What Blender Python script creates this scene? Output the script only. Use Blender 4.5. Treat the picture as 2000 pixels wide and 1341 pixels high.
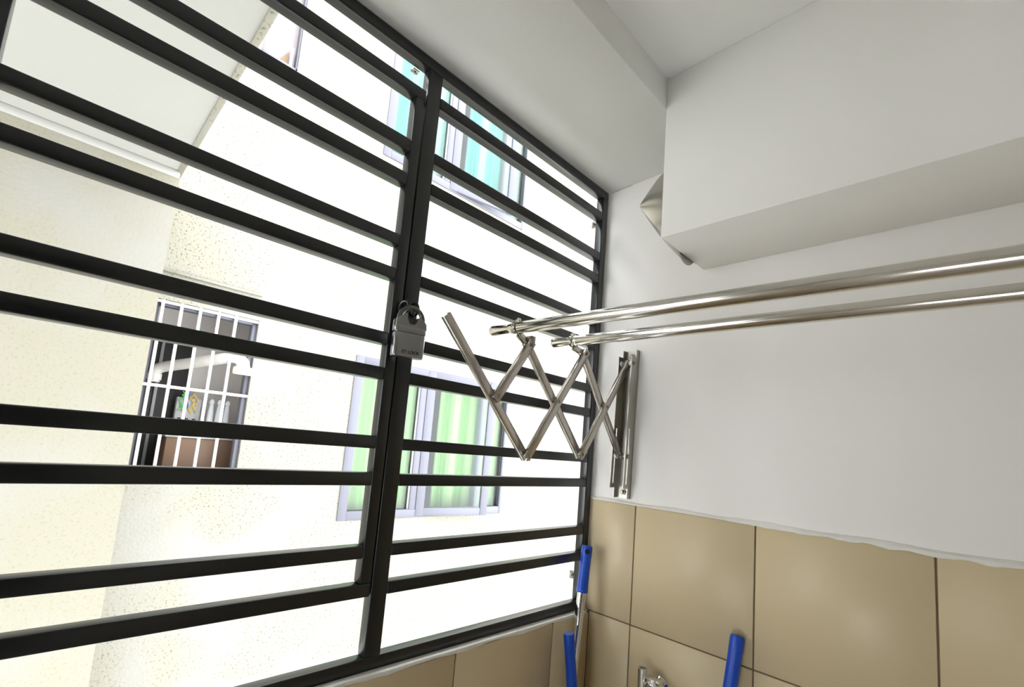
import bpy, bmesh, math, random
from mathutils import Vector, Matrix
random.seed(7)
S = bpy.context.scene
for o in list(bpy.data.objects):
    bpy.data.objects.remove(o)

# ------------------------------------------------------------------ camera
cam_d = bpy.data.cameras.new('camera')
cam = bpy.data.objects.new('camera', cam_d)
S.collection.objects.link(cam)
Rr = Vector((0.7031236, 0.7063210, 0.0820236))
Dn = Vector((-0.0305955, 0.1452976, -0.9889148))
Fw = Vector((-0.7104091, 0.6928198, 0.1237725))
M = Matrix.Identity(4)
for i in range(3):
    M[i][0] = Rr[i]; M[i][1] = -Dn[i]; M[i][2] = -Fw[i]
M[0][3], M[1][3], M[2][3] = 0.8204475, -1.1621958, 0.0238033
cam.matrix_world = M
cam_d.sensor_width = 36.0
cam_d.lens = 924.014 * 36.0 / 2000.0
cam_d.shift_x = (1000 - 996.8) / 2000.0
cam_d.shift_y = (760.38 - 670.5) / 2000.0
cam_d.clip_start = 0.01
cam_d.clip_end = 200
S.camera = cam

# ------------------------------------------------------------------ light
W = bpy.data.worlds.new('overcast_sky'); S.world = W
W.use_nodes = True
bg = W.node_tree.nodes['Background']
bg.inputs[0].default_value = (0.93, 0.965, 1.0, 1)
bg.inputs[1].default_value = 5.2
S.view_settings.view_transform = 'Standard'
S.view_settings.look = 'None'
S.view_settings.exposure = 0.66
S.view_settings.gamma = 1
S.view_settings.use_curve_mapping = False

# ------------------------------------------------------------------ helpers
def link(o):
    S.collection.objects.link(o); return o

class MB:
    """collects boxes, tubes and grids into one mesh"""
    def __init__(s):
        s.v = []; s.f = []; s.sm = []
    def add(s, vs, fs, smooth=False):
        k = len(s.v)
        s.v += [tuple(v) for v in vs]
        for f in fs:
            s.f.append(tuple(i + k for i in f)); s.sm.append(smooth)
        return s
    def box(s, x0, x1, y0, y1, z0, z1, bev=0.0, seg=1):
        bm = bmesh.new()
        bmesh.ops.create_cube(bm, size=1)
        for v in bm.verts:
            v.co = Vector(((x0 + x1) / 2 + v.co.x * (x1 - x0), (y0 + y1) / 2 + v.co.y * (y1 - y0), (z0 + z1) / 2 + v.co.z * (z1 - z0)))
        if bev > 0:
            bmesh.ops.bevel(bm, geom=list(bm.edges), offset=bev, segments=seg, profile=0.5, affect='EDGES')
        bm.verts.ensure_lookup_table(); bm.verts.index_update()
        s.add([v.co[:] for v in bm.verts], [[v.index for v in f.verts] for f in bm.faces], bev > 0)
        bm.free(); return s
    def obox(s, c, ax, hx, hy, hz, bev=0.0):
        """oriented box: centre, 3 axes, half sizes"""
        t = MB(); t.box(-hx, hx, -hy, hy, -hz, hz, bev)
        c = Vector(c)
        s.add([c + ax[0] * v[0] + ax[1] * v[1] + ax[2] * v[2] for v in t.v], t.f, bev > 0)
        return s
    def tube(s, pts, r, n=16, caps=True, radii=None, smooth=True):
        pts = [Vector(p) for p in pts]
        rings = []
        up = None
        for i, p in enumerate(pts):
            if i == 0: d = pts[1] - p
            elif i == len(pts) - 1: d = p - pts[i - 1]
            else: d = (pts[i + 1] - p).normalized() + (p - pts[i - 1]).normalized()
            d.normalize()
            if up is None:
                up = Vector((0, 0, 1)) if abs(d.z) < 0.9 else Vector((1, 0, 0))
            a = d.cross(up)
            if a.length < 1e-5: a = d.cross(Vector((1, 0, 0)))
            a.normalize(); b = a.cross(d).normalized(); up = b
            rr = radii[i] if radii else r
            rings.append([p + (a * math.cos(2 * math.pi * k / n) + b * math.sin(2 * math.pi * k / n)) * rr for k in range(n)])
        vs = [v for R_ in rings for v in R_]
        fs = []
        for i in range(len(rings) - 1):
            for k in range(n):
                fs.append((i * n + k, i * n + (k + 1) % n, (i + 1) * n + (k + 1) % n, (i + 1) * n + k))
        s.add(vs, fs, smooth)
        if caps:
            s.add(rings[0], [tuple(range(n))[::-1]]); s.add(rings[-1], [tuple(range(n))])
        return s
    def hollow(s, p0, p1, r0, r1, n=24):
        """short hollow tube with wall (outer r0, inner r1)"""
        p0 = Vector(p0); p1 = Vector(p1); d = (p1 - p0).normalized()
        u = Vector((0, 0, 1)) if abs(d.z) < 0.9 else Vector((1, 0, 0))
        a = d.cross(u).normalized(); b = a.cross(d).normalized()
        R_ = []
        for p, r in ((p0, r0), (p1, r0), (p1, r1), (p0, r1)):
            R_ += [p + (a * math.cos(2 * math.pi * k / n) + b * math.sin(2 * math.pi * k / n)) * r for k in range(n)]
        fs = []
        for i in range(4):
            j = (i + 1) % 4
            for k in range(n):
                fs.append((i * n + k, i * n + (k + 1) % n, j * n + (k + 1) % n, j * n + k))
        s.add(R_, fs, True); return s
    def prism(s, outline, e, bev=0.0):
        """outline list of 3D points, extruded along vector e"""
        n = len(outline); o = [Vector(p) for p in outline]; e = Vector(e)
        s.add(o + [p + e for p in o], [tuple(range(n))[::-1], tuple(range(n, 2 * n))] + [(i, (i + 1) % n, n + (i + 1) % n, n + i) for i in range(n)])
        return s
    def build(s, name, mat, parent=None, loc=None):
        me = bpy.data.meshes.new(name)
        L = Vector(loc) if loc else Vector((0, 0, 0))
        me.from_pydata([tuple(Vector(v) - L) for v in s.v], [], s.f)
        me.update()
        bm = bmesh.new(); bm.from_mesh(me)
        bmesh.ops.recalc_face_normals(bm, faces=bm.faces)
        bm.to_mesh(me); bm.free()
        for p_, q in zip(me.polygons, s.sm): p_.use_smooth = q
        if any(s.sm):
            try: me.set_sharp_from_angle(angle=math.radians(50))
            except Exception: pass
        me.materials.append(mat)
        o = link(bpy.data.objects.new(name, me))
        o.location = L
        if parent is not None:
            o.parent = parent
            o.location = L - wloc(parent)
        return o

def wloc(o):
    v = Vector(o.location)
    while o.parent: o = o.parent; v += Vector(o.location)
    return v

def empty(name, loc, label=None, cat=None, group=None, parent=None):
    o = link(bpy.data.objects.new(name, None)); o.empty_display_size = 0.05
    o.location = loc
    if parent is not None:
        o.parent = parent; o.location = Vector(loc) - wloc(parent)
    tag(o, label, cat, group); return o

def tag(o, label=None, cat=None, group=None, kind=None):
    if label: o['label'] = label
    if cat: o['category'] = cat
    if group: o['group'] = group
    if kind: o['kind'] = kind
    return o

# ------------------------------------------------------------------ materials
def mat(name, col, rough=0.6, metal=0.0, spec=0.5, noise=0.0, nscale=8, bump=0.0, bscale=60, bdist=0.002, coat=0.0, stops=None):
    m = bpy.data.materials.new(name); m.use_nodes = True
    nt = m.node_tree; b = nt.nodes['Principled BSDF']
    b.inputs['Base Color'].default_value = (*col, 1)
    b.inputs['Roughness'].default_value = rough
    b.inputs['Metallic'].default_value = metal
    b.inputs['Specular IOR Level'].default_value = spec
    b.inputs['Coat Weight'].default_value = coat
    tc = nt.nodes.new('ShaderNodeTexCoord')
    if noise > 0:
        n = nt.nodes.new('ShaderNodeTexNoise'); n.inputs['Scale'].default_value = nscale; n.inputs['Detail'].default_value = 6
        nt.links.new(tc.outputs['Object'], n.inputs['Vector'])
        mx = nt.nodes.new('ShaderNodeMix'); mx.data_type = 'RGBA'
        mx.inputs['A'].default_value = (*[c * (1 - noise) for c in col], 1)
        mx.inputs['B'].default_value = (*[min(1, c * (1 + noise)) for c in col], 1)
        nt.links.new(n.outputs['Fac'], mx.inputs['Factor'])
        nt.links.new(mx.outputs['Result'], b.inputs['Base Color'])
    if bump > 0:
        n2 = nt.nodes.new('ShaderNodeTexNoise'); n2.inputs['Scale'].default_value = bscale; n2.inputs['Detail'].default_value = 4
        nt.links.new(tc.outputs['Object'], n2.inputs['Vector'])
        bp = nt.nodes.new('ShaderNodeBump'); bp.inputs['Strength'].default_value = bump; bp.inputs['Distance'].default_value = bdist
        nt.links.new(n2.outputs['Fac'], bp.inputs['Height'])
        nt.links.new(bp.outputs['Normal'], b.inputs['Normal'])
    return m

def stucco(name, col, speck):
    """rendered outside wall: rough relief, with mould specks gathered in patches"""
    m = mat(name, col, 0.9, bump=0.55, bscale=55, bdist=0.006, spec=0.2)
    nt = m.node_tree; b = nt.nodes['Principled BSDF']; tc = nt.nodes['Texture Coordinate']
    big = nt.nodes.new('ShaderNodeTexNoise'); big.inputs['Scale'].default_value = 1.6; big.inputs['Detail'].default_value = 2
    sm = nt.nodes.new('ShaderNodeTexNoise'); sm.inputs['Scale'].default_value = 75; sm.inputs['Detail'].default_value = 3
    for n in (big, sm): nt.links.new(tc.outputs['Object'], n.inputs['Vector'])
    r1 = nt.nodes.new('ShaderNodeMapRange'); r1.inputs['From Min'].default_value = 0.33; r1.inputs['From Max'].default_value = 0.50
    r2 = nt.nodes.new('ShaderNodeMapRange'); r2.inputs['From Min'].default_value = 0.57; r2.inputs['From Max'].default_value = 0.66
    nt.links.new(big.outputs['Fac'], r1.inputs['Value']); nt.links.new(sm.outputs['Fac'], r2.inputs['Value'])
    mu = nt.nodes.new('ShaderNodeMath'); mu.operation = 'MULTIPLY'
    nt.links.new(r1.outputs['Result'], mu.inputs[0]); nt.links.new(r2.outputs['Result'], mu.inputs[1])
    m2 = nt.nodes.new('ShaderNodeMath'); m2.operation = 'MULTIPLY'; m2.inputs[1].default_value = speck
    nt.links.new(mu.outputs[0], m2.inputs[0])
    tint = nt.nodes.new('ShaderNodeMix'); tint.data_type = 'RGBA'
    tint.inputs['A'].default_value = (*col, 1); tint.inputs['B'].default_value = (col[0] * 0.97, col[1] * 0.95, col[2] * 0.84, 1)
    nt.links.new(r1.outputs['Result'], tint.inputs['Factor'])
    mx = nt.nodes.new('ShaderNodeMix'); mx.data_type = 'RGBA'
    mx.inputs['B'].default_value = (0.12, 0.11, 0.09, 1)
    nt.links.new(tint.outputs['Result'], mx.inputs['A'])
    nt.links.new(m2.outputs[0], mx.inputs['Factor']); nt.links.new(mx.outputs['Result'], b.inputs['Base Color'])
    return m

M_wall = mat('white_wall_paint', (0.88, 0.855, 0.82), 0.75, noise=0.02, nscale=2.5, bump=0.12, bscale=45, bdist=0.002, spec=0.25)
M_box = mat('white_boxing_paint', (0.88, 0.86, 0.82), 0.75, noise=0.015, nscale=3, bump=0.10, bscale=40, bdist=0.002, spec=0.25)
M_ceil = mat('ceiling_paint', (0.92, 0.92, 0.895), 0.8, noise=0.02, nscale=4, bump=0.12, bscale=50, bdist=0.002, spec=0.2)
M_plaster = mat('rough_white_mortar', (0.80, 0.78, 0.73), 0.85, noise=0.10, nscale=30, bump=0.5, bscale=120, bdist=0.003)
M_ledge = mat('white_ledge_paint', (0.85, 0.85, 0.83), 0.6, noise=0.05, nscale=20, bump=0.3, bscale=80)
M_tile = mat('beige_glazed_tile', (0.64, 0.52, 0.325), 0.36, noise=0.05, nscale=5, bump=0.06, bscale=180, bdist=0.001, spec=0.45)
M_grout = mat('brown_grout', (0.17, 0.125, 0.08), 0.9)
M_bar = mat('charcoal_bar_paint', (0.006, 0.0075, 0.0085), 0.29, spec=0.55, noise=0.15, nscale=30, bump=0.05, bscale=220, bdist=0.001)
M_steel = mat('polished_stainless', (0.66, 0.63, 0.58), 0.13, metal=1.0, noise=0.06, nscale=20)
M_bracket = mat('dull_bracket_steel', (0.42, 0.405, 0.36), 0.30, metal=1.0, noise=0.10, nscale=25)
M_arm = mat('pressed_stainless', (0.50, 0.46, 0.42), 0.26, metal=1.0, noise=0.08, nscale=40)
M_rivet = mat('dark_rivet_steel', (0.30, 0.27, 0.23), 0.3, metal=1.0)
M_chrome = mat('chrome', (0.75, 0.75, 0.74), 0.07, metal=1.0)
M_lock = mat('brushed_lock_steel', (0.33, 0.33, 0.34), 0.30, metal=1.0, noise=0.06, nscale=60)
M_shackle = mat('dark_shackle_steel', (0.16, 0.16, 0.165), 0.3, metal=1.0)
M_nylon = mat('white_nylon', (0.75, 0.75, 0.78), 0.5)
M_blue = mat('blue_plastic', (0.004, 0.065, 0.50), 0.35, spec=0.5)
M_dark = mat('black_hole', (0.01, 0.01, 0.012), 0.9)
M_floor = mat('grey_floor_tile', (0.62, 0.58, 0.52), 0.5, noise=0.08, nscale=6)
M_concrete = mat('pale_concrete', (0.6, 0.59, 0.56), 0.9, noise=0.1, nscale=2, bump=0.3)
M_main = stucco('cream_render_speckled', (0.240, 0.233, 0.208), 1.0)
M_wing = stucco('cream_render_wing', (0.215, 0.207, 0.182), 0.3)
M_soffit = mat('smooth_soffit_paint', (0.285, 0.28, 0.255), 0.85, noise=0.03, nscale=3, bump=0.08)
M_alu = mat('lavender_grey_aluminium', (0.10, 0.10, 0.122), 0.5, spec=0.4)
M_seam = mat('black_gasket', (0.02, 0.02, 0.025), 0.7)
M_whitebar = mat('white_bar_paint', (0.80, 0.82, 0.85), 0.45)
M_rubber = mat('grey_plastic', (0.25, 0.25, 0.26), 0.6)
M_hood = mat('galvanised_sheet', (0.52, 0.50, 0.47), 0.3, metal=1.0, noise=0.08, nscale=12)

def curtain_mat(name, c1, c2, c3):
    m = mat(name, c1, 0.9, spec=0.1)
    nt = m.node_tree; b = nt.nodes['Principled BSDF']; tc = nt.nodes['Texture Coordinate']
    mp = nt.nodes.new('ShaderNodeMapping'); mp.inputs['Scale'].default_value = (0, 1, 0.01)
    n = nt.nodes.new('ShaderNodeTexNoise'); n.inputs['Scale'].default_value = 9; n.inputs['Detail'].default_value = 1
    nt.links.new(tc.outputs['Object'], mp.inputs['Vector']); nt.links.new(mp.outputs['Vector'], n.inputs['Vector'])
    cr = nt.nodes.new('ShaderNodeValToRGB')
    e = cr.color_ramp.elements
    e[0].position = 0.36; e[0].color = (*c1, 1); e[1].position = 0.62; e[1].color = (*c3, 1)
    k = e.new(0.5); k.color = (*c2, 1)
    nt.links.new(n.outputs['Fac'], cr.inputs['Fac']); nt.links.new(cr.outputs['Color'], b.inputs['Base Color'])
    b.inputs['Transmission Weight'].default_value = 0
    return m
M_green = curtain_mat('green_curtain_cloth', (0.075, 0.150, 0.045), (0.115, 0.205, 0.075), (0.20, 0.25, 0.13))
M_turq = curtain_mat('turquoise_curtain_cloth', (0.035, 0.15, 0.14), (0.06, 0.18, 0.165), (0.14, 0.21, 0.20))
M_aqua = curtain_mat('aqua_net_cloth', (0.07, 0.15, 0.17), (0.10, 0.19, 0.21), (0.13, 0.22, 0.24))
M_pale = mat('pale_lilac_blind', (0.20, 0.18, 0.18), 0.9)
M_brownc = mat('tan_curtain', (0.16, 0.105, 0.06), 0.9)
M_room = mat('grey_room_wall', (0.60, 0.56, 0.53), 0.9)
M_dimroom = mat('dim_bedroom_wall', (0.09, 0.09, 0.09), 0.9)  # shade of the room behind the curtains, put into the wall colour
M_roomdark = mat('dark_wood_cupboard', (0.018, 0.016, 0.014), 0.7)
M_brown = mat('brown_door_board', (0.17, 0.10, 0.06), 0.6, noise=0.08, nscale=10)
M_pvc = mat('white_pvc', (0.62, 0.59, 0.53), 0.5)
M_cream = mat('cream_plastic', (0.70, 0.62, 0.45), 0.5)
M_panel = mat('grey_meter_plastic', (0.45, 0.44, 0.43), 0.5)
M_yel = mat('yellow_wire', (0.75, 0.5, 0.05), 0.5)
M_grn = mat('green_wire', (0.1, 0.5, 0.12), 0.5)
M_blu = mat('blue_wire', (0.05, 0.2, 0.6), 0.5)

def glass(name, refl=0.10):
    m = bpy.data.materials.new(name); m.use_nodes = True
    nt = m.node_tree; nt.nodes.clear()
    o = nt.nodes.new('ShaderNodeOutputMaterial'); t = nt.nodes.new('ShaderNodeBsdfTransparent'); g = nt.nodes.new('ShaderNodeBsdfGlossy')
    g.inputs['Roughness'].default_value = 0.02; t.inputs['Color'].default_value = (0.93, 0.97, 0.95, 1)
    x = nt.nodes.new('ShaderNodeMixShader'); lw = nt.nodes.new('ShaderNodeLayerWeight'); lw.inputs[0].default_value = 0.5
    pw = nt.nodes.new('ShaderNodeMath'); pw.operation = 'POWER'; pw.inputs[1].default_value = 4.0; nt.links.new(lw.outputs['Facing'], pw.inputs[0])
    f = nt.nodes.new('ShaderNodeMath'); f.operation = 'MULTIPLY_ADD'; f.inputs[1].default_value = 0.9; f.inputs[2].default_value = 0.03; nt.links.new(pw.outputs[0], f.inputs[0])
    nt.links.new(f.outputs[0], x.inputs[0]); nt.links.new(t.outputs[0], x.inputs[1]); nt.links.new(g.outputs[0], x.inputs[2]); nt.links.new(x.outputs[0], o.inputs[0])
    return m
M_glass = glass('window_glass')

# ================================================================== SETTING
XR, YN, YB = 2.0, -1.95, -2.7      # room: x 0..XR, grille y YN..0, back wall YB
ZF, ZC, ZB = -1.31, 0.9257, 0.846  # floor, ceiling, beam underside
WT = 0.104                          # outer wall thickness

def struct(o): o['kind'] = 'structure'; return o

wr = struct(MB().box(-WT, XR + 0.1, 0.006, 0.16, -6, 1.6).build('wall_right', M_wall))
wb = MB().box(-WT, 0.6, YB - 0.1, YB, ZF - 0.15, 1.6).box(1.2, XR + 0.1, YB - 0.1, YB, ZF - 0.15, 1.6)
wb.box(0.6, 1.2, YB - 0.1, YB, -0.45, 1.6)          # gap added behind the viewpoint, lets sky light in as fill
wb = struct(wb.build('wall_back', M_wall))
wf = struct(MB().box(XR, XR + 0.1, YB, 0.006, ZF - 0.15, 1.6).build('wall_front', M_wall))
struct(MB().box(-WT, XR, YB, 0.006, ZF - 0.15, ZF).build('floor', M_floor))
struct(MB().box(0.306, XR, YB, 0.006, ZC, 1.6).build('ceiling', M_ceil))
struct(MB().box(-0.025, 0.306, YB, 0.006, ZB, 1.6, 0.002).build('trim_1', M_ceil))      # beam over the grille
# parapet under the grille, wall beyond the grille
wl = MB().box(-WT, 0.008, YB, 0.006, ZF - 0.15, -0.4075, 0.003)
wl.box(-WT, 0.008, YB, YN - 0.0, -0.4075, ZB)
wl = struct(wl.build('wall_left', M_ledge))
# ragged painted lip along the parapet top, over the tile edge
bm = MB()
ys = [YN + i * (-YN - 0.012) / 90 for i in range(91)]
rnd = [0.0028 * (random.random() - 0.5) + 0.0016 * math.sin(i * 0.7) for i in range(91)]
vs = []
for y, r in zip(ys, rnd):
    vs += [(-0.002, y, -0.4035), (0.0150, y, -0.4040 + r * 0.2), (0.0162, y, -0.4065 + r * 0.4), (0.0160, y, -0.4105 + r), (0.008, y, -0.4115 + r), (-0.002, y, -0.4115)]
fs = []
for i in range(90):
    for k in range(6):
        fs.append((i * 6 + k, i * 6 + (k + 1) % 6, (i + 1) * 6 + (k + 1) % 6, (i + 1) * 6 + k))
fs += [(0, 1, 2, 3, 4, 5), tuple(90 * 6 + k for k in range(6))]
bm.add(vs, fs); struct(bm.build('trim_2', M_plaster))
# mortar strip above the wall tiles
bm = MB(); vs = []; n = 200
xs_ = [0.001 + i * (XR - 0.003) / n for i in range(n + 1)]
for i, x in enumerate(xs_):
    r = 0.0022 * (random.random() - 0.5) + 0.0014 * math.sin(i * 0.9) + 0.0012 * math.sin(i * 0.23)
    t = 0.0015 * math.sin(i * 0.31) + 0.001 * (random.random() - 0.5)
    grow = min(1.0, max(0.0, (x - 0.3) / 0.3))
    vs += [(x, 0.008, -0.0905 + t), (x, 0.0030, -0.0925 + t), (x, -0.0012, -0.0965), (x, -0.0012, -0.0995 - 0.0035 * grow + r * grow), (x, 0.008, -0.102)]
fs = []
for i in range(n):
    for k in range(5):
        fs.append((i * 5 + k, i * 5 + (k + 1) % 5, (i + 1) * 5 + (k + 1) % 5, (i + 1) * 5 + k))
fs += [(0, 1, 2, 3, 4), tuple(n * 5 + k for k in range(5))]
bm.add(vs, fs); struct(bm.build('trim_3', M_plaster))
# tiles: each one an object
def tile(parent, x0, x1, y0, y1, z0, z1):
    MB().box(x0, x1, y0, y1, z0, z1, 0.0012).build('tile', M_tile, parent, loc=((x0 + x1) / 2, (y0 + y1) / 2, (z0 + z1) / 2))
g = 0.0016
zr = [-0.1005, -0.4041, -0.7071, -1.0101, ZF]
xc = [0.0154, 0.1454, 0.4454, 0.7453, 1.0453, 1.3453, 1.6453, XR]
for j in range(4):
    for i in range(7):
        tile(wr, (xc[i] if i or j else 0.0006) + (g if i else 0), xc[i + 1] - g, 0.0, 0.0055, zr[j + 1] + g, zr[j] - (g if j else 0))
yc = [0.0, -0.1535, -0.4715, -0.7795, -1.0895, -1.3995, -1.7095, -2.02, -2.33, YB]
zl = [-0.4105, -0.7071, -1.0101, ZF]
for j in range(3):
    for i in range(9):
        tile(wl, 0.0085, 0.0154, yc[i + 1] + g, yc[i] - (g if i else 0.0003), zl[j + 1] + g, zl[j] - (g if j else 0))
# grout beds
MB().box(0.0085, XR, 0.0032, 0.0059, ZF, -0.4041).box(0.0008, XR, 0.0032, 0.0059, -0.4041, -0.1015).build('grout_bed', M_grout, wr)
MB().box(0.0081, 0.0125, YB, -0.0002, ZF, -0.4112).build('grout_bed', M_grout, wl)
# hairline cracks / chips in the paint
def flake(parent, pts, wd, off):
    m = MB()
    for a, b in zip(pts[:-1], pts[1:]):
        m.tube([a, b], wd, 5)
    m.build('paint_crack', M_grout, parent)
flake(wr, [(0.004, 0.0062, 0.846), (0.03, 0.0062, 0.8455), (0.052, 0.0062, 0.8462), (0.079, 0.0062, 0.8455)], 0.0006, 0)
flake(wr, [(0.185, 0.0060, 0.838), (0.190, 0.0060, 0.845)], 0.0009, 0)

# boxed-in duct along the wall/ceiling corner
bx = MB()
bx.box(0.306, XR, -0.2243, 0.006, 0.527, ZC, 0.0015)
bx = struct(bx.build('trim_4', M_box))

# door opening in the room's far side is closed by a plain door (not in view)
d = struct(MB().box(XR - 0.02, XR - 0.002, -2.2, -1.4, ZF + 0.002, 0.70, 0.004).build('door_1', M_roomdark))
struct(MB().box(1.26, 1.96, YB + 0.002, YB + 0.03, ZF + 0.002, 0.72, 0.004).build('reflected_dark_panel', M_roomdark))  # unseen dark panel, added to put dark reflections in the steel rods
MB().tube([(XR - 0.02, -1.47, -0.3), (XR - 0.06, -1.47, -0.3), (XR - 0.06, -1.57, -0.3)], 0.008, 10).build('door_handle', M_chrome, d)
# ================================================================== GRILLE
X1, X0 = 0.0, -0.025       # front face, back face of the 25 mm tubes
gl = empty('window_grille', (0, -0.33, -0.4043), 'fixed charcoal steel grille frame with paired horizontal bars filling the opening', 'grille')
def tb(name, parent, y0, y1, z0, z1, x0=X0, x1=X1, bev=0.0022):
    return MB().box(x0, x1, y0, y1, z0, z1, bev, 2).build(name, M_bar, parent, loc=((x0 + x1) / 2, (y0 + y1) / 2, (z0 + z1) / 2))
tb('top_rail', gl, YN, -0.001, 0.8172, 0.8428)
tb('bottom_rail', gl, YN, -0.001, -0.4035, -0.3788)
tb('stile', gl, -0.0279, -0.001, -0.3788, 0.8172)
tb('post', gl, -0.6796, -0.6453, -0.3788, 0.8172)
tb('post', gl, -1.3225, -1.2880, -0.3788, 0.8172)
tb('stile', gl, YN + 0.001, YN + 0.028, -0.3788, 0.8172)
barz = [(0.7432, 0.7686), (0.6145, 0.6392), (0.5432, 0.5692), (0.4115, 0.4350), (0.3393, 0.3640), (0.2062, 0.2308), (0.1352, 0.1595),
        (0.0032, 0.0262), (-0.0666, -0.0433), (-0.1992, -0.1759), (-0.2706, -0.2470)]
for z0, z1 in barz:
    tb('bar', gl, -0.6453, -0.0279, z0, z1)
    tb('bar', gl, YN + 0.028, -1.3225, z0, z1)
# fixing lugs with bolts, welded to the frame and bolted to the reveal
def lug(y, z, x=-0.045, s=0.011):
    l = MB().box(x - 0.017, -0.024, y - 0.0035, y, z - s, z + s, 0.001).build('lug', M_lock, gl)
    MB().tube([(x - 0.006, y - 0.0035, z), (x - 0.006, y - 0.009, z)], 0.0062, 6, smooth=False).tube([(x - 0.006, y - 0.009, z), (x - 0.006, y - 0.013, z)], 0.003, 8).build('bolt', M_rivet, l)
lug(0.0055, 0.757); lug(0.0055, -0.325)
l = MB().box(-0.038, -0.025, -0.706, -0.690, 0.8135, 0.8165, 0.0008).build('lug', M_rivet, gl)
MB().tube([(-0.032, -0.698, 0.8135), (-0.032, -0.698, 0.810)], 0.0035, 6, smooth=False).build('bolt', M_rivet, l)

# opening leaf of the grille
gt = empty('grille_gate', (0, -1.2725, -0.27), 'charcoal steel gate leaf with paired horizontal bars, padlocked at its right side', 'gate')
YL0, YL1 = -1.2855, -0.6822
tb('top_rail', gt, YL0, YL1, 0.7368, 0.7612)
tb('bottom_rail', gt, YL0, YL1, -0.2696, -0.2449)
tb('stile', gt, -0.7050, YL1, -0.2449, 0.7368)
tb('stile', gt, YL0, -1.2598, -0.2449, 0.7368)
leafz = [(0.6105, 0.6374), (0.5386, 0.5644), (0.4088, 0.4316), (0.3373, 0.3609), (0.2053, 0.2291), (0.1360, 0.1600),
         (0.0031, 0.0274), (-0.0662, -0.0418), (-0.1993, -0.1759)]
for z0, z1 in leafz:
    tb('bar', gt, -1.2598, -0.7050, z0, z1)
for zz in (0.62, -0.15):
    MB().tube([(-0.030, -1.2868, zz - 0.03), (-0.030, -1.2868, zz + 0.03)], 0.006, 10).build('hinge', M_bar, gt)
# lock eyes: one ring on the leaf, one on the post
def ring(name, c, R_, r, ax1, ax2, m, parent, a0=0, a1=360, n=28):
    c = Vector(c); ax1 = Vector(ax1).normalized(); ax2 = Vector(ax2).normalized()
    pts = [c + (ax1 * math.cos(math.radians(a0 + (a1 - a0) * i / n)) + ax2 * math.sin(math.radians(a0 + (a1 - a0) * i / n))) * R_ for i in range(n + 1)]
    return MB().tube(pts, r, 10, caps=(a1 - a0) < 359).build(name, m, parent)
eye = ring('lock_eye', (0.014, -0.6860, 0.2830), 0.0125, 0.0036, (1, 0.25, 0), (0, 0, 1), M_bar, gt)
eye2 = ring('lock_eye', (0.014, -0.6640, 0.2830), 0.0125, 0.0036, (1, 0.1, 0), (0, 0, 1), M_bar, gl)

# ------------------------------------------------------------------ padlock
pc = Vector((0.034, -0.681, 0.218))
pk = empty('padlock', pc, 'heavy steel padlock with a shrouded shackle joining gate leaf and post', 'padlock')
pu = Vector((0.18, 1, 0.02)).normalized()     # width direction
pn = Vector((1, -0.18, 0.0)).normalized()      # faces the room
pz = Vector((0, 0, 1))
def P3(u, v, w=0.0): return pc + pu * u + pz * v + pn * w
def lock_body(w, z0, z1, th, prof=None):
    """rounded block: outline in u/w swept in z"""
    m = MB(); n = 24; rings = []
    for z, k in ((z0, 0.96), (z0 + 0.002, 1), (z1 - 0.002, 1), (z1, 0.96)):
        rg = []
        for i in range(n):
            a = 2 * math.pi * i / n
            cu = math.copysign(abs(math.cos(a)) ** 0.35, math.cos(a)); cw = math.copysign(abs(math.sin(a)) ** 0.6, math.sin(a))
            rg.append(P3(cu * w / 2 * k, z, cw * th / 2 * k))
        rings.append(rg)
    vs = [v for r in rings for v in r]; fs = []
    for j in range(3):
        for i in range(n): fs.append((j * n + i, j * n + (i + 1) % n, (j + 1) * n + (i + 1) % n, (j + 1) * n + i))
    fs += [tuple(range(n))[::-1], tuple(3 * n + i for i in range(n))]
    m.add(vs, fs, True); return m
lock_body(0.0640, -0.037, 0.0090, 0.0230).build('body', M_lock, pk)
lock_body(0.0655, 0.0098, 0.0215, 0.0245).build('collar', M_lock, pk)
# shroud: two raised shoulders with a notch between
sh = [(-0.031, 0.0200), (-0.0305, 0.034), (-0.024, 0.0405), (-0.018, 0.043), (-0.0165, 0.0475), (-0.0100, 0.0470), (-0.0095, 0.0380), (-0.0050, 0.0275),
      (0.0060, 0.0270), (0.0095, 0.0325), (0.0125, 0.041), (0.0165, 0.0450), (0.022, 0.040), (0.0295, 0.032), (0.031, 0.0200)]
MB().prism([P3(u, v, 0.010) for u, v in sh], -pn * 0.005).build('shroud', M_lock, pk)
MB().prism([P3(u, v, -0.005) for u, v in sh], -pn * 0.005).build('shroud', M_lock, pk)
pts = [P3(-0.0240, 0.018, 0.0025)]
for i in range(13):
    a = math.pi - math.pi * i / 12
    pts.append(P3(0.0245 * math.cos(a), 0.035 + 0.0265 * math.sin(a), 0.0025))
pts.append(P3(0.0235, 0.018, 0.0025))
MB().tube(pts, 0.0048, 12).build('shackle', M_shackle, pk)
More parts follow.
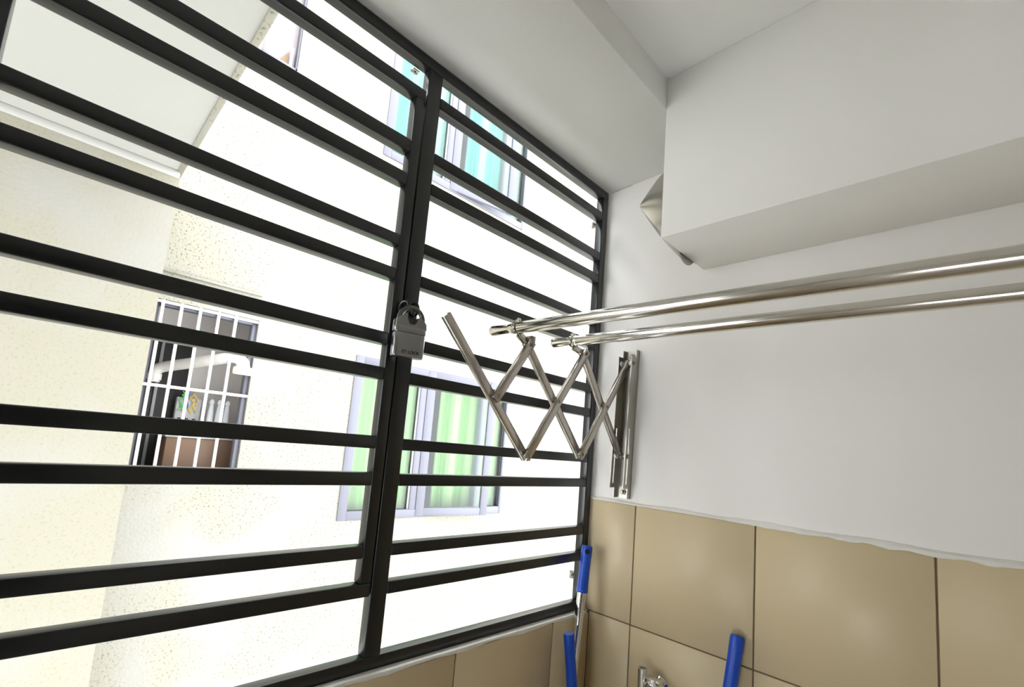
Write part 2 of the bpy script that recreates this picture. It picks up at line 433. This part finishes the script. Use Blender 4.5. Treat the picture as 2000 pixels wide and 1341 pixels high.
# engraved lettering near the base
tcu = bpy.data.curves.new('lettering', 'FONT'); tcu.body = 'ET LOCK'; tcu.size = 0.0088; tcu.align_x = 'CENTER'; tcu.extrude = 0.0002; tcu.offset = 0.0002
to = bpy.data.objects.new('lettering', tcu); link(to)
bpy.context.view_layer.update()
me = bpy.data.meshes.new_from_object(to.evaluated_get(bpy.context.evaluated_depsgraph_get()))
bpy.data.objects.remove(to)
lt = link(bpy.data.objects.new('lettering', me))
me.materials.clear(); me.materials.append(M_seam)
mm = Matrix.Identity(4)
for i in range(3):
    mm[i][0] = pu[i]; mm[i][1] = pz[i]; mm[i][2] = pn[i]; mm[i][3] = P3(0.002, -0.031, 0.0118)[i]
me.transform(Matrix.Translation(-pc) @ mm)
lt.parent = pk

# ================================================================== DRYING RACK
def bxs(z): return (z - 0.12) * 0.020     # slight lean of the bracket
xl, xr_ = 0.0855, 0.1285
rack = empty('drying_rack', (0.107, 0.0, -0.085), 'wall-mounted folding scissor-arm drying rack of polished stainless steel', 'drying rack')
def slab(m, x0, x1, y0, y1, z0, z1):
    o = [(x0 + bxs(z0), y0, z0), (x1 + bxs(z0), y0, z0), (x1 + bxs(z1), y0, z1), (x0 + bxs(z1), y0, z1)]
    m.prism(o, (0, y1 - y0, 0))
def bracket(dx):
    m = MB()
    slab(m, xl + dx, xr_ + dx, 0.0025, 0.0055, -0.085, 0.327)
    for xa, xb in ((xl + dx, xl + 0.002 + dx), (xr_ - 0.002 + dx, xr_ + dx)):
        slab(m, xa, xb, -0.012, 0.0055, -0.085, -0.058)       # narrow ends
        slab(m, xa, xb, -0.012, 0.0055, 0.306, 0.327)
        slab(m, xa, xb, -0.034, 0.0055, 0.105, 0.306)         # deep ear
        slab(m, xa, xb, -0.034, 0.0055, -0.058, -0.046)
        slab(m, xa, xb, -0.034, -0.0235, -0.046, 0.105)       # strip before the slot
        slab(m, xa, xb, -0.0185, 0.0055, -0.046, 0.105)       # behind the slot
    o = m.build('bracket', M_bracket, rack)
    # screws in the base
    for z in (0.311, -0.068):
        x = (xl + xr_) / 2 + dx + bxs(z)
        MB().tube([(x, 0.003, z), (x, -0.0015, z)], 0.0085, 18).tube([(x, -0.0015, z), (x, -0.008, z)], 0.0055, 6, smooth=False).build('screw', M_rivet, o)
    return o
def scissor(dx, end_extra=True):
    bracket(dx)
    J = dict(T0=(-0.022, 0.2865), B0=(-0.022, 0.029), M1=(-0.118, 0.153), T1=(-0.2185, 0.2765), B1=(-0.211, 0.025), M2=(-0.3150, 0.1420),
             T2=(-0.421, 0.2555), B2=(-0.4040, 0.0120), M3=(-0.5085, 0.1275), E=(-0.645, 0.2625))
    def arm(a, b, xa, depth, ext0, ext1, openside):
        """U channel: web on the +x side, flanges towards -x (or reversed)"""
        a = Vector((0, *a)); b = Vector((0, *b)); d = (b - a).normalized(); nrm = Vector((0, -d.z, d.y))
        a = a - d * ext0; b = b + d * ext1; L_ = (b - a).length; c = (a + b) / 2
        w = 0.0092; t = 0.0012
        X = Vector((1, 0, 0))
        m = MB()
        web_x = xa + depth - t / 2 if openside < 0 else xa + t / 2
        m.obox((web_x + dx, c.y, c.z), (X, d, nrm), t / 2, L_ / 2, w, 0.0004)
        for sgn in (-1, 1):
            cc = c + nrm * sgn * (w - t / 2)
            m.obox((xa + depth / 2 + dx, cc.y, cc.z), (X, d, nrm), depth / 2, L_ / 2, t / 2, 0.0003)
        return m.build('arm', M_arm, rack)
    # '/' arms in front (towards +x), '\' arms behind
    F, Bk, dp = 0.1075, 0.0965, 0.0100
    arm(J['T0'], J['B1'], F, dp, 0.004, 0.008, -1)
    arm(J['T1'], J['B2'], F, dp, 0.008, 0.008, -1)
    arm(J['T2'], J['M3'], F, dp, 0.008, 0.010, -1)
    arm(J['T1'], J['B0'], Bk, dp, 0.008, 0.004, -1)
    arm(J['T2'], J['B1'], Bk, dp, 0.008, 0.008, -1)
    arm(J['E'], J['B2'], Bk, dp, 0.004, 0.008, -1)
    for k in ('M1', 'M2', 'M3', 'T1', 'T2', 'B1', 'B2'):
        y, z = J[k]
        MB().tube([(0.094 + dx, y, z), (0.1178 + dx, y, z)], 0.0022, 10).tube([(0.1172 + dx, y, z), (0.1190 + dx, y, z), (0.1203 + dx, y, z)], 0, 14, radii=[0.0048, 0.0044, 0.0022]).build('rivet', M_rivet, rack)
    for k in ('T0', 'B0'):
        y, z = J[k]; xo = bxs(z) + dx
        p = MB().tube([(xl - 0.002 + xo, y, z), (xr_ + 0.0025 + xo, y, z)], 0.0028, 10).tube([(xr_ + xo, y, z), (xr_ + 0.003 + xo, y, z)], 0.0048, 12).build('pivot_pin', M_rivet, rack)
        MB().tube([(xl + 0.003 + xo, y, z), (0.0955 + dx, y, z)], 0.0070, 16).build('nylon_spacer', M_nylon, p)
        MB().tube([(0.1185 + dx, y, z), (xr_ - 0.0025 + xo, y, z)], 0.0070, 16).build('nylon_spacer', M_nylon, p)
    # rod hangers: ring strap with tabs down to the top joints
    for (jy, jz), (ry, rz), R_ in ((J['T2'], (-0.4545, 0.2867), 0.0142), (J['T1'], (-0.2610, 0.2985), 0.0142)):
        m = MB(); w = 0.005; xr0 = 0.100 + dx
        n = 30
        m.hollow((xr0, ry, rz), (xr0 + w, ry, rz), R_ + 0.0012, R_ - 0.0005)
        # bead lips and top clamp bolt
        m.tube([(xr0 - 0.003, ry, rz + R_ + 0.003), (xr0 + w + 0.003, ry, rz + R_ + 0.003)], 0.0032, 8)
        m.box(xr0, xr0 + w, ry - 0.003, ry + 0.003, rz + R_, rz + R_ + 0.007, 0.0006)
        # curved tab to the joint
        a = Vector((xr0 + w / 2, ry + 0.006, rz - R_)); b = Vector((0.104 + dx, jy, jz + 0.001))
        d = b - a; L_ = d.length; d.normalize(); nrm = d.cross(Vector((1, 0, 0))).normalized()
        for o_ in (-0.0045, 0.0045):
            m.obox((a + b) / 2 + Vector((o_, 0, 0)), (Vector((1, 0, 0)), d, nrm), 0.0008, L_ / 2 + 0.002, 0.0065, 0.0003)
        m.obox((a + b) / 2 - nrm * 0.0055, (Vector((1, 0, 0)), d, nrm), 0.005, L_ / 2, 0.0008, 0.0003)
        m.build('rod_hanger', M_steel, rack)
    # clip block at the outer hanger
    y, z = J['T2']
    MB().box(0.097 + dx, 0.1195 + dx, y - 0.006, y + 0.008, z + 0.002, z + 0.018, 0.001).build('clip_block', M_rivet, rack)
scissor(0.0)
scissor(1.66)
# the two rods, with flared end caps; each lies in the hangers of both arms
def rod(name, y, zA, zB, xA, r, label):
    xB = 1.88
    def zz(x): return zA + (zB - zA) * (x - 0.11) / 0.74
    e = empty(name, (xA, y, zz(xA)), label, 'rod', 'drying rack rods')
    xs = [xA + 0.070, 0.12, 0.3, 0.6, 1.0, 1.4, xB]
    MB().tube([(x, y, zz(x)) for x in xs], r, 40, caps=True).build('tube', M_steel, e)
    m = MB()
    prof = [(0.0, r * 0.90), (0.0015, r * 0.96), (0.005, r * 0.95), (0.03, r * 0.84), (0.055, r * 0.78), (0.062, r * 0.80), (0.065, r * 0.92), (0.068, r * 0.92), (0.070, r * 1.03), (0.074, r * 1.03), (0.077, r * 1.0)]
    m.tube([(xA + a, y, zz(xA + a)) for a, _ in prof], 0, 40, radii=[b for _, b in prof])
    m.build('end_cap', M_steel, e)
    return e
rod('hanging_rod', -0.4545, 0.2862, 0.2690, 0.0206, 0.0128, 'thicker-looking stainless rod hung in the outer clip, nearer the viewer')
rod('hanging_rod', -0.2625, 0.2988, 0.2862, 0.0416, 0.0128, 'stainless rod hung in the inner clip, nearer the wall')

# ------------------------------------------------------------------ vent cowl at the end of the boxing
hc = Vector((0.3045, -0.092, 0.657))
hood = empty('vent_cowl', hc, 'shiny sheet-metal vent cowl poking out behind the end of the boxed-in duct', 'vent cowl')
m = MB(); n = 48; prof = [(0.0, 1.0), (0.014, 0.93), (0.036, 0.78), (0.066, 0.54), (0.096, 0.25), (0.112, 0.085), (0.118, 0.01)]
rings = []
for a, k in prof:
    rings.append([hc + Vector((-a, -0.030 * (a / 0.118) + 0.080 * k * math.cos(2 * math.pi * i / n), 0.030 * (a / 0.118) + 0.142 * k * math.sin(2 * math.pi * i / n))) for i in range(n)])
vs = [v for r in rings for v in r]; fs = []
for j in range(len(prof) - 1):
    for i in range(n): fs.append((j * n + i, j * n + (i + 1) % n, (j + 1) * n + (i + 1) % n, (j + 1) * n + i))
fs.append(tuple((len(prof) - 1) * n + i for i in range(n))); fs.append(tuple(range(n)))
m.add(vs, fs, True); m.build('cowl', M_hood, hood)
m = MB(); vs = []
for a, k in ((0.001, 1.0), (0.001, 1.04), (-0.0010, 1.04)):
    vs += [hc + Vector((-a, 0.080 * k * math.cos(2 * math.pi * i / n), 0.142 * k * math.sin(2 * math.pi * i / n))) for i in range(n)]
fs = []
for j in range(2):
    for i in range(n): fs.append((j * n + i, j * n + (i + 1) % n, (j + 1) * n + (i + 1) % n, (j + 1) * n + i))
m.add(vs, fs, True); m.build('rim', M_hood, hood)

# ================================================================== BROOM HANDLES, TAP
def handle(name, p0, p1, rg, rp, lg, label, hole=True, headsize=(0.13, 0.03), floor=ZF, group=None):
    """p0 = top of the grip, p1 = second point on the axis below"""
    p0 = Vector(p0); p1 = Vector(p1); d = (p1 - p0).normalized()
    t = (floor + 0.06 - p0.z) / d.z
    bot = p0 + d * t
    e = empty(name, (bot.x, bot.y, floor), label, 'mop')
    m = MB()
    pr = [(0.0, 0.82), (0.002, 0.95), (0.006, 1.0), (0.03, 1.0), (0.034, 0.97), (lg * 0.5, 0.95), (lg - 0.012, 0.98), (lg - 0.01, 1.03), (lg - 0.002, 1.03), (lg, 0.95)]
    m.tube([p0 + d * a for a, _ in pr], 0, 28, radii=[rg * k for _, k in pr])
    gp = m.build('grip', M_blue, e)
    MB().tube([p0 + d * (lg - 0.004), bot], rp, 24).build('pole', M_chrome, e)
    m = MB().tube([bot + Vector((0, 0, -0.001)), bot + Vector((0, 0, 0.04))], 0.02, 16)
    m.box(bot.x - headsize[1], bot.x + headsize[1], bot.y - headsize[0], bot.y + headsize[0], floor + 0.03, floor + 0.06, 0.006)
    m.build('head', M_blue, e)
    b = MB()
    for i in range(22):
        y = bot.y - headsize[0] * 0.92 + i * headsize[0] * 1.84 / 21
        b.box(bot.x - headsize[1] * 0.8, bot.x + headsize[1] * 0.8, y - 0.004, y + 0.004, floor + 0.001, floor + 0.031)
    tag(b.build('bristles', M_rubber, e), kind='stuff')
    return e, gp, d
hA, gpA, dA = handle('broom', (0.0265, -0.0415, -0.2235), (0.0375, -0.0855, -0.5105), 0.0150, 0.0122, 0.122, 'broom with blue grip and steel pole, tallest, standing in the corner', headsize=(0.05, 0.025))
# hanging hole of the grip: black disc paints its inner shade, eyelet around
vdir = (Vector((0.82, -1.16, 0.02)) - Vector((0.0265, -0.0415, -0.235))).normalized()
c = Vector((0.0265, -0.0415, -0.2235)) + dA * 0.016
side = vdir.cross(Vector((0, 0, 1))).normalized()
cc = c + vdir * 0.0128 - side * 0.003
MB().tube([cc, cc + vdir * 0.0026], 0.0070, 16).build('hanging_hole', M_dark, gpA)
MB().hollow(cc, cc + vdir * 0.0032, 0.0084, 0.0068).build('eyelet', M_blue, gpA)
handle('mop', (0.0580, -0.1425, -0.4235), (0.0640, -0.1238, -0.5534), 0.0140, 0.0118, 0.19, 'mop with blue rounded grip leaning on the low tiled wall under the grille', headsize=(0.05, 0.03))
hC, gpC, dC = handle('squeegee_broom', (0.4188, -0.0165, -0.3390), (0.4138, -0.040, -0.4399), 0.0150, 0.0122, 0.20, 'broom with dark blue grip leaning on the beige wall tiles beside the tap', headsize=(0.12, 0.03))
MB().tube([(0.4172, -0.0315, -0.3600), (0.4172, -0.0342, -0.3600)], 0.0022, 12).build('hanging_hole', M_nylon, gpC)

tap = empty('water_tap', (0.232, 0.0, -0.52), 'chrome lever water tap mounted on the beige wall tiles', 'tap')
MB().tube([(0.232, -0.0002, -0.522), (0.232, -0.006, -0.522)], 0, 28, radii=[0.026, 0.022]).build('wall_flange', M_chrome, tap)
MB().tube([(0.232, -0.005, -0.522), (0.232, -0.050, -0.522)], 0.0125, 24).tube([(0.2125, -0.046, -0.600), (0.2125, -0.046, -0.540)], 0, 24, radii=[0.009, 0.0115]).build('body', M_chrome, tap)
m = MB(); m.tube([(0.2125, -0.046, -0.542), (0.2125, -0.046, -0.478)], 0.0112, 28); m.hollow((0.2125, -0.046, -0.482), (0.2125, -0.046, -0.4735), 0.0116, 0.0088); m.build('valve_cartridge', M_chrome, tap)
MB().tube([(0.2125, -0.046, -0.4775), (0.2125, -0.046, -0.4766)], 0.0090, 20).build('cap_recess', M_rubber, tap)
m = MB(); m.tube([(0.243, -0.030, -0.510), (0.243, -0.034, -0.510), (0.243, -0.056, -0.510), (0.243, -0.060, -0.510), (0.243, -0.062, -0.510)], 0, 32, radii=[0.0195, 0.0205, 0.0205, 0.0185, 0.012])
m.hollow((0.243, -0.061, -0.510), (0.243, -0.065, -0.510), 0.0135, 0.0105); m.build('knob', M_chrome, tap)
MB().box(0.2225, 0.2620, -0.056, -0.034, -0.4915, -0.4875, 0.0012).box(0.248, 0.2630, -0.058, -0.032, -0.4905, -0.4855, 0.0012).build('lever', M_chrome, tap)

# ================================================================== NEIGHBOURING BUILDING
DM, DW = -2.8, -2.4
nb = empty('apartment_building', (DM, 1.0, -6), 'cream rendered apartment building facing the grille across a narrow gap', 'building')
WY0, WY1, ZT = -4.5, 4.6, 4.3
holes = [(-0.78, -0.165, -0.30, 0.775), (-0.42, -0.165, 2.72, 3.86), (0.5867, 2.3560, -0.6460, 0.6800), (0.5990, 2.3450, 2.4540, 3.78)]
# wall sheet with holes: cells of a grid, joined
ys = sorted(set([WY0, WY1] + [h[0] for h in holes] + [h[1] for h in holes]))
zs = sorted(set([-6, ZT] + [h[2] for h in holes] + [h[3] for h in holes]))
T = 0.16
m = MB()
def solid(i, j):
    if i < 0 or j < 0 or i >= len(ys) - 1 or j >= len(zs) - 1: return False
    cy, cz = (ys[i] + ys[i + 1]) / 2, (zs[j] + zs[j + 1]) / 2
    return not any(h[0] < cy < h[1] and h[2] < cz < h[3] for h in holes)
for i in range(len(ys) - 1):
    for j in range(len(zs) - 1):
        if not solid(i, j): continue
        a, b, c_, d_ = ys[i], ys[i + 1], zs[j], zs[j + 1]
        m.add([(DM, a, c_), (DM, b, c_), (DM, b, d_), (DM, a, d_)], [(0, 1, 2, 3)])
        m.add([(DM - T, a, c_), (DM - T, b, c_), (DM - T, b, d_), (DM - T, a, d_)], [(3, 2, 1, 0)])
        if not solid(i - 1, j): m.add([(DM, a, c_), (DM, a, d_), (DM - T, a, d_), (DM - T, a, c_)], [(0, 1, 2, 3)])
        if not solid(i + 1, j): m.add([(DM, b, c_), (DM, b, d_), (DM - T, b, d_), (DM - T, b, c_)], [(3, 2, 1, 0)])
        if not solid(i, j - 1): m.add([(DM, a, c_), (DM, b, c_), (DM - T, b, c_), (DM - T, a, c_)], [(3, 2, 1, 0)])
        if not solid(i, j + 1): m.add([(DM, a, d_), (DM, b, d_), (DM - T, b, d_), (DM - T, a, d_)], [(0, 1, 2, 3)])
me = m.build('main_wall', M_main, nb)
bm = bmesh.new(); bm.from_mesh(me.data); bmesh.ops.remove_doubles(bm, verts=bm.verts, dist=1e-5); bmesh.ops.recalc_face_normals(bm, faces=bm.faces); bm.to_mesh(me.data); bm.free()
MB().box(DM + 0.001, DW, WY0, -0.797, -6, 1.4395).build('wing_wall', M_wing, nb)
MB().box(DM + 0.001, -0.62, WY0, -0.785, 1.4395, 1.56).build('balcony_slab', M_soffit, nb)
MB().box(DW + 0.001, -0.62, -0.812, -0.788, 1.4320, 1.4394, 0.002).build('drip_edge', M_main, nb)
MB().box(DW - 0.0, DW + 0.006, WY0, -0.80, 1.395, 1.4390, 0.003).build('cornice_band', M_soffit, nb)
MB().box(DM + 0.001, DM + 0.022, -0.796, -0.172, 0.948, 0.962, 0.002).build('drip_ledge', M_main, nb)
MB().box(-9.0, -WT - 0.001, -9, 9, -3.5, -3.2).build('ground', M_concrete).__setitem__('kind', 'structure')
# room box behind a window; big windows get indoor shade as dark wall colour
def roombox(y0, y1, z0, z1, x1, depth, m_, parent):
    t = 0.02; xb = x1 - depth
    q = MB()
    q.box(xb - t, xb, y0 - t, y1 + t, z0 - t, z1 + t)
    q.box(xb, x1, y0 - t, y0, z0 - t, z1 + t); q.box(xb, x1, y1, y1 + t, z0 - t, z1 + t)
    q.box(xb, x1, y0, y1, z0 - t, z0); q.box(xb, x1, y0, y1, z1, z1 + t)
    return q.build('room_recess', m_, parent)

def fr(m, y0, y1, z0, z1, w, x0, x1, bev=0.002):
    """rectangular frame, w = (left, right, bottom, top) widths"""
    m.box(x0, x1, y0, y0 + w[0], z0, z1, bev); m.box(x0, x1, y1 - w[1], y1, z0, z1, bev)
    m.box(x0, x1, y0 + w[0], y1 - w[1], z0, z0 + w[2], bev); m.box(x0, x1, y0 + w[0], y1 - w[1], z1 - w[3], z1, bev)

def curtain(y0, y1, z0, z1, x, m_, parent, waves, amp=0.02):
    q = MB(); n = waves * 10; vs = []
    for i in range(n + 1):
        y = y0 + (y1 - y0) * i / n
        a = amp * math.sin(2 * math.pi * i / 10 + 0.6 * math.sin(i * 0.37)) * (0.7 + 0.3 * math.sin(i * 0.13))
        for k, z in enumerate((z0, (z0 + z1) / 2, z1 - 0.16, z1)):
            vs.append((x + a * (1.0, 0.95, 0.8, 0.6)[k], y + 0.006 * math.sin(k + i * 0.2), z))
    fs = [(i * 4 + k, (i + 1) * 4 + k, (i + 1) * 4 + k + 1, i * 4 + k + 1) for i in range(n) for k in range(3)]
    q.add(vs, fs, True)
    o = q.build('curtain', m_, parent)
    sd = o.modifiers.new('thickness', 'SOLIDIFY'); sd.thickness = 0.002
    return o

def big_window(y0, y1, z0, z1, mcur, label, blue=None):
    w = empty('window', (DM, (y0 + y1) / 2, z0), label, parent=nb)
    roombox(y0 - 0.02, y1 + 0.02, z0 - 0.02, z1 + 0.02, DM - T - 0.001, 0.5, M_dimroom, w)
    xa, xb = DM - 0.045, DM + 0.012
    m = MB(); fr(m, y0, y1, z0, z1, (0.075, 0.03, 0.07, 0.06), xa, xb)
    ym = y0 + 0.650; ys2 = y0 + 0.715
    m.box(xa, xb, ym, ys2 - 0.002, z0 + 0.07, z1 - 0.06, 0.002)          # mullion
    m.box(xa, xb - 0.012, y0 + 1.40, y0 + 1.45, z0 + 0.07, z1 - 0.06, 0.002)
    m.build('frame', M_alu, w)
    MB().box(xa - 0.005, xb - 0.003, ys2 - 0.001, ys2 + 0.003, z0 + 0.02, z1 - 0.02).build('gasket', M_seam, w)
    MB().box(xb - 0.014, xb - 0.004, y1 - 0.040, y1 - 0.0295, z0 + 0.07, z1 - 0.06).build('gasket', M_seam, w)
    MB().box(xa + 0.02, xa + 0.04, ym - 0.004, ym + 0.001, z0 + 0.07, z1 - 0.06).build('gasket', M_panel, w)
    MB().box(xa + 0.015, xa + 0.021, y0 + 0.07, ym + 0.003, z0 + 0.06, z1 - 0.05).build('pane', M_glass, w)
    MB().box(xa + 0.015, xa + 0.021, y0 + 1.445, y1 - 0.027, z0 + 0.06, z1 - 0.05).build('pane', M_glass, w)
    # casement sash, hinged on its left, standing a little open
    hy = ys2 + 0.004; wd = 0.745; ang = math.radians(10.5)
    d = Vector((math.sin(ang), math.cos(ang), 0)); nn = Vector((math.cos(ang), -math.sin(ang), 0)); zc = (z0 + z1) / 2; hz = (z1 - z0) / 2 - 0.012
    A = Vector((xb - 0.012, hy, zc)); ax = (d, nn, Vector((0, 0, 1)))
    m = MB()
    m.obox(A + d * 0.040, ax, 0.040, 0.016, hz, 0.002); m.obox(A + d * (wd - 0.0375), ax, 0.0375, 0.016, hz, 0.002)
    m.obox(A + d * (wd / 2) + Vector((0, 0, -hz + 0.035)), ax, wd / 2 - 0.078, 0.016, 0.035, 0.002)
    m.obox(A + d * (wd / 2) + Vector((0, 0, hz - 0.035)), ax, wd / 2 - 0.078, 0.016, 0.035, 0.002)
    m.build('sash', M_alu, w)
    m = MB(); m.obox(A + d * (wd / 2), ax, wd / 2 - 0.072, 0.003, hz - 0.068); m.build('pane', M_glass, w)
    curtain(y0 + 0.02, ym + 0.02, z0 + 0.03, z1 - 0.03, DM - 0.075, mcur, w, 5, 0.013)
    curtain(y0 + 0.925, y0 + 1.43, z0 + 0.03, z1 - 0.03, DM - 0.075, mcur, w, 7, 0.013)
    curtain(y0 + 1.47, y1 - 0.045, z0 + 0.03, z1 - 0.03, DM - 0.075, mcur, w, 3, 0.013)
    if blue: curtain(y0 + 1.405, y0 + 1.49, z0 + 0.03, z1 - 0.03, DM - 0.070, blue, w, 2, 0.006)
    return w
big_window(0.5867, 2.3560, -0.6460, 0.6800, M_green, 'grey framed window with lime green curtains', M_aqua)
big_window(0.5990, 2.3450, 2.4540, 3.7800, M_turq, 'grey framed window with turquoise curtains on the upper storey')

# small barred window with a look into a service room
sw = empty('window', (DM, -0.45, -0.30), 'small window with white bars showing a dark service room', parent=nb)
y0, y1, z0, z1 = -0.780, -0.165, -0.30, 0.775
m = MB(); fr(m, y0, y1, z0, z1, (0.045, 0.030, 0.03, 0.035), DM - 0.09, DM - 0.03); m.build('frame', M_alu, sw)
for y in (-0.722, -0.6225, -0.519, -0.4125, -0.308):
    MB().box(DM - 0.022, DM - 0.004, y - 0.0085, y + 0.0085, z0, z1, 0.002).build('bar', M_whitebar, sw)
for z in (0.234, z1 - 0.012):
    MB().box(DM - 0.020, DM - 0.006, y0, y1, z - 0.009, z + 0.009, 0.002).build('bar', M_whitebar, sw)
ry0, ry1, rz0, rz1, dep = -0.95, -0.02, -0.60, 0.86, 0.48
q = MB(); xb = DM - T - dep
q.box(xb - 0.02, xb, ry0, ry1, rz0, rz1); q.box(xb, DM - T, ry0 - 0.02, ry0, rz0, rz1); q.box(xb, DM - T, ry1, ry1 + 0.02, rz0, rz1)
q.box(xb, DM - T, ry0, ry1, rz0 - 0.02, rz0); q.box(xb, DM - T, ry0, ry1, rz1, rz1 + 0.02)
q.build('room_recess', M_room, sw)
MB().box(xb + 0.002, xb + 0.06, ry0 + 0.01, -0.42, rz0 + 0.002, 0.66, 0.004).build('cupboard', M_roomdark, sw)
MB().box(xb + 0.06, xb + 0.075, -0.62, -0.60, rz0 + 0.002, 0.66, 0.002).build('cupboard_edge', M_rubber, sw)
# fittings inside the service room: things of their own
flue = empty('flue_pipe', (DM - 0.10, -0.25, 0.44), 'white plastic pipe with an elbow slanting out of the small barred window', 'pipe')
m = MB()
m.tube([(DM - 0.50, -0.640, 0.285), (DM - 0.50, -0.640, 0.35), (DM - 0.49, -0.620, 0.385), (DM - 0.46, -0.585, 0.400), (DM - 0.04, -0.300, 0.485)], 0.037, 20)
m.build('pipe', M_pvc, flue)
MB().tube([(DM - 0.50, -0.640, 0.300), (DM - 0.50, -0.640, 0.342)], 0.044, 20).build('elbow_socket', M_pvc, flue)
MB().tube([(DM - 0.04, -0.300, 0.492), (DM + 0.015, -0.262, 0.485), (DM + 0.03, -0.235, 0.455), (DM + 0.03, -0.228, 0.42)], 0.040, 20).build('outlet_elbow', M_whitebar, flue)
MB().box(DM + 0.001, DM + 0.07, -0.285, -0.165, 0.375, 0.425, 0.006).build('outlet_cap', M_cream, flue)
mb_ = empty('meter_box', (DM - 0.40, -0.45, 0.02), 'grey electric panel with coloured wires inside the small barred window', 'electric panel')
MB().box(DM - 0.56, DM - 0.50, -0.485, -0.33, -0.06, 0.20, 0.004).build('panel', M_panel, mb_)
for k in range(3):
    MB().box(DM - 0.499, DM - 0.492, -0.465 + k * 0.045, -0.445 + k * 0.045, 0.0, 0.05, 0.001).build('switch', M_seam, mb_)
for k, (mm_, yy) in enumerate(((M_grn, -0.44), (M_blu, -0.41), (M_yel, -0.375), (M_grn, -0.425), (M_yel, -0.355))):
    pts = [(DM - 0.485, yy - 0.02 + 0.016 * math.sin(t * 0.85 + k), 0.235 - 0.011 * t + 0.008 * math.cos(t + k)) for t in range(14)]
    MB().tube(pts, 0.004, 6).build('wire', mm_, mb_)
for k in range(3):
    y = -0.275 + 0.052 * k
    p = empty('water_pipe', (DM - 0.45, y, -0.08), ('leftmost', 'middle', 'rightmost')[k] + ' of three white capped pipes standing inside the barred window', 'pipe', 'capped pipes in the barred window')
    MB().tube([(DM - 0.45, y, -0.08), (DM - 0.45, y, 0.0), (DM - 0.45, y, 0.10), (DM - 0.45, y, 0.17)], 0, 16, radii=[0.018, 0.022, 0.020, 0.012]).build('tube', M_whitebar, p)
    MB().tube([(DM - 0.45, y, 0.172), (DM - 0.45, y, 0.185), (DM - 0.45, y, 0.205)], 0, 16, radii=[0.016, 0.019, 0.010]).build('cap', M_whitebar, p)
bd = empty('cabinet', (DM - 0.30, -0.3, rz0), 'brown board cabinet low inside the small barred window', 'cabinet')
MB().box(DM - 0.60, DM - 0.28, -0.545, -0.03, rz0 + 0.001, -0.085, 0.003).build('body', M_brown, bd)
MB().box(DM - 0.62, DM - 0.27, -0.555, -0.03, -0.085, -0.070, 0.003).build('worktop', M_panel, bd)

# upper window beside the balcony slab
uw = empty('window', (DM, -0.3, 2.72), 'pale upper window beside the balcony slab', parent=nb)
y0, y1, z0, z1 = -0.42, -0.165, 2.72, 3.86
roombox(y0 - 0.3, y1 + 0.02, z0, z1, DM - T - 0.001, 0.4, M_pale, uw)
m = MB(); m.box(DM - 0.06, DM - 0.01, y1 - 0.012, y1, z0, z1, 0.002); m.box(DM - 0.06, DM - 0.01, y0, y1, z0, z0 + 0.03, 0.002); m.box(DM - 0.06, DM - 0.01, y0, y1, z1 - 0.03, z1, 0.002)
m.build('frame', M_alu, uw)
MB().box(DM - 0.03, DM - 0.012, -0.222, -0.204, z0, 2.90, 0.002).build('bar', M_whitebar, uw)
MB().box(DM - 0.075, DM - 0.07, y0, y1 - 0.01, z0, z1).build('blind', M_pale, uw)
MB().prism([(DM - 0.055, -0.30, z0 + 0.03), (DM - 0.055, -0.225, z0 + 0.03), (DM - 0.055, -0.225, 2.88)], (-0.004, 0, 0)).build('curtain', M_brownc, uw)
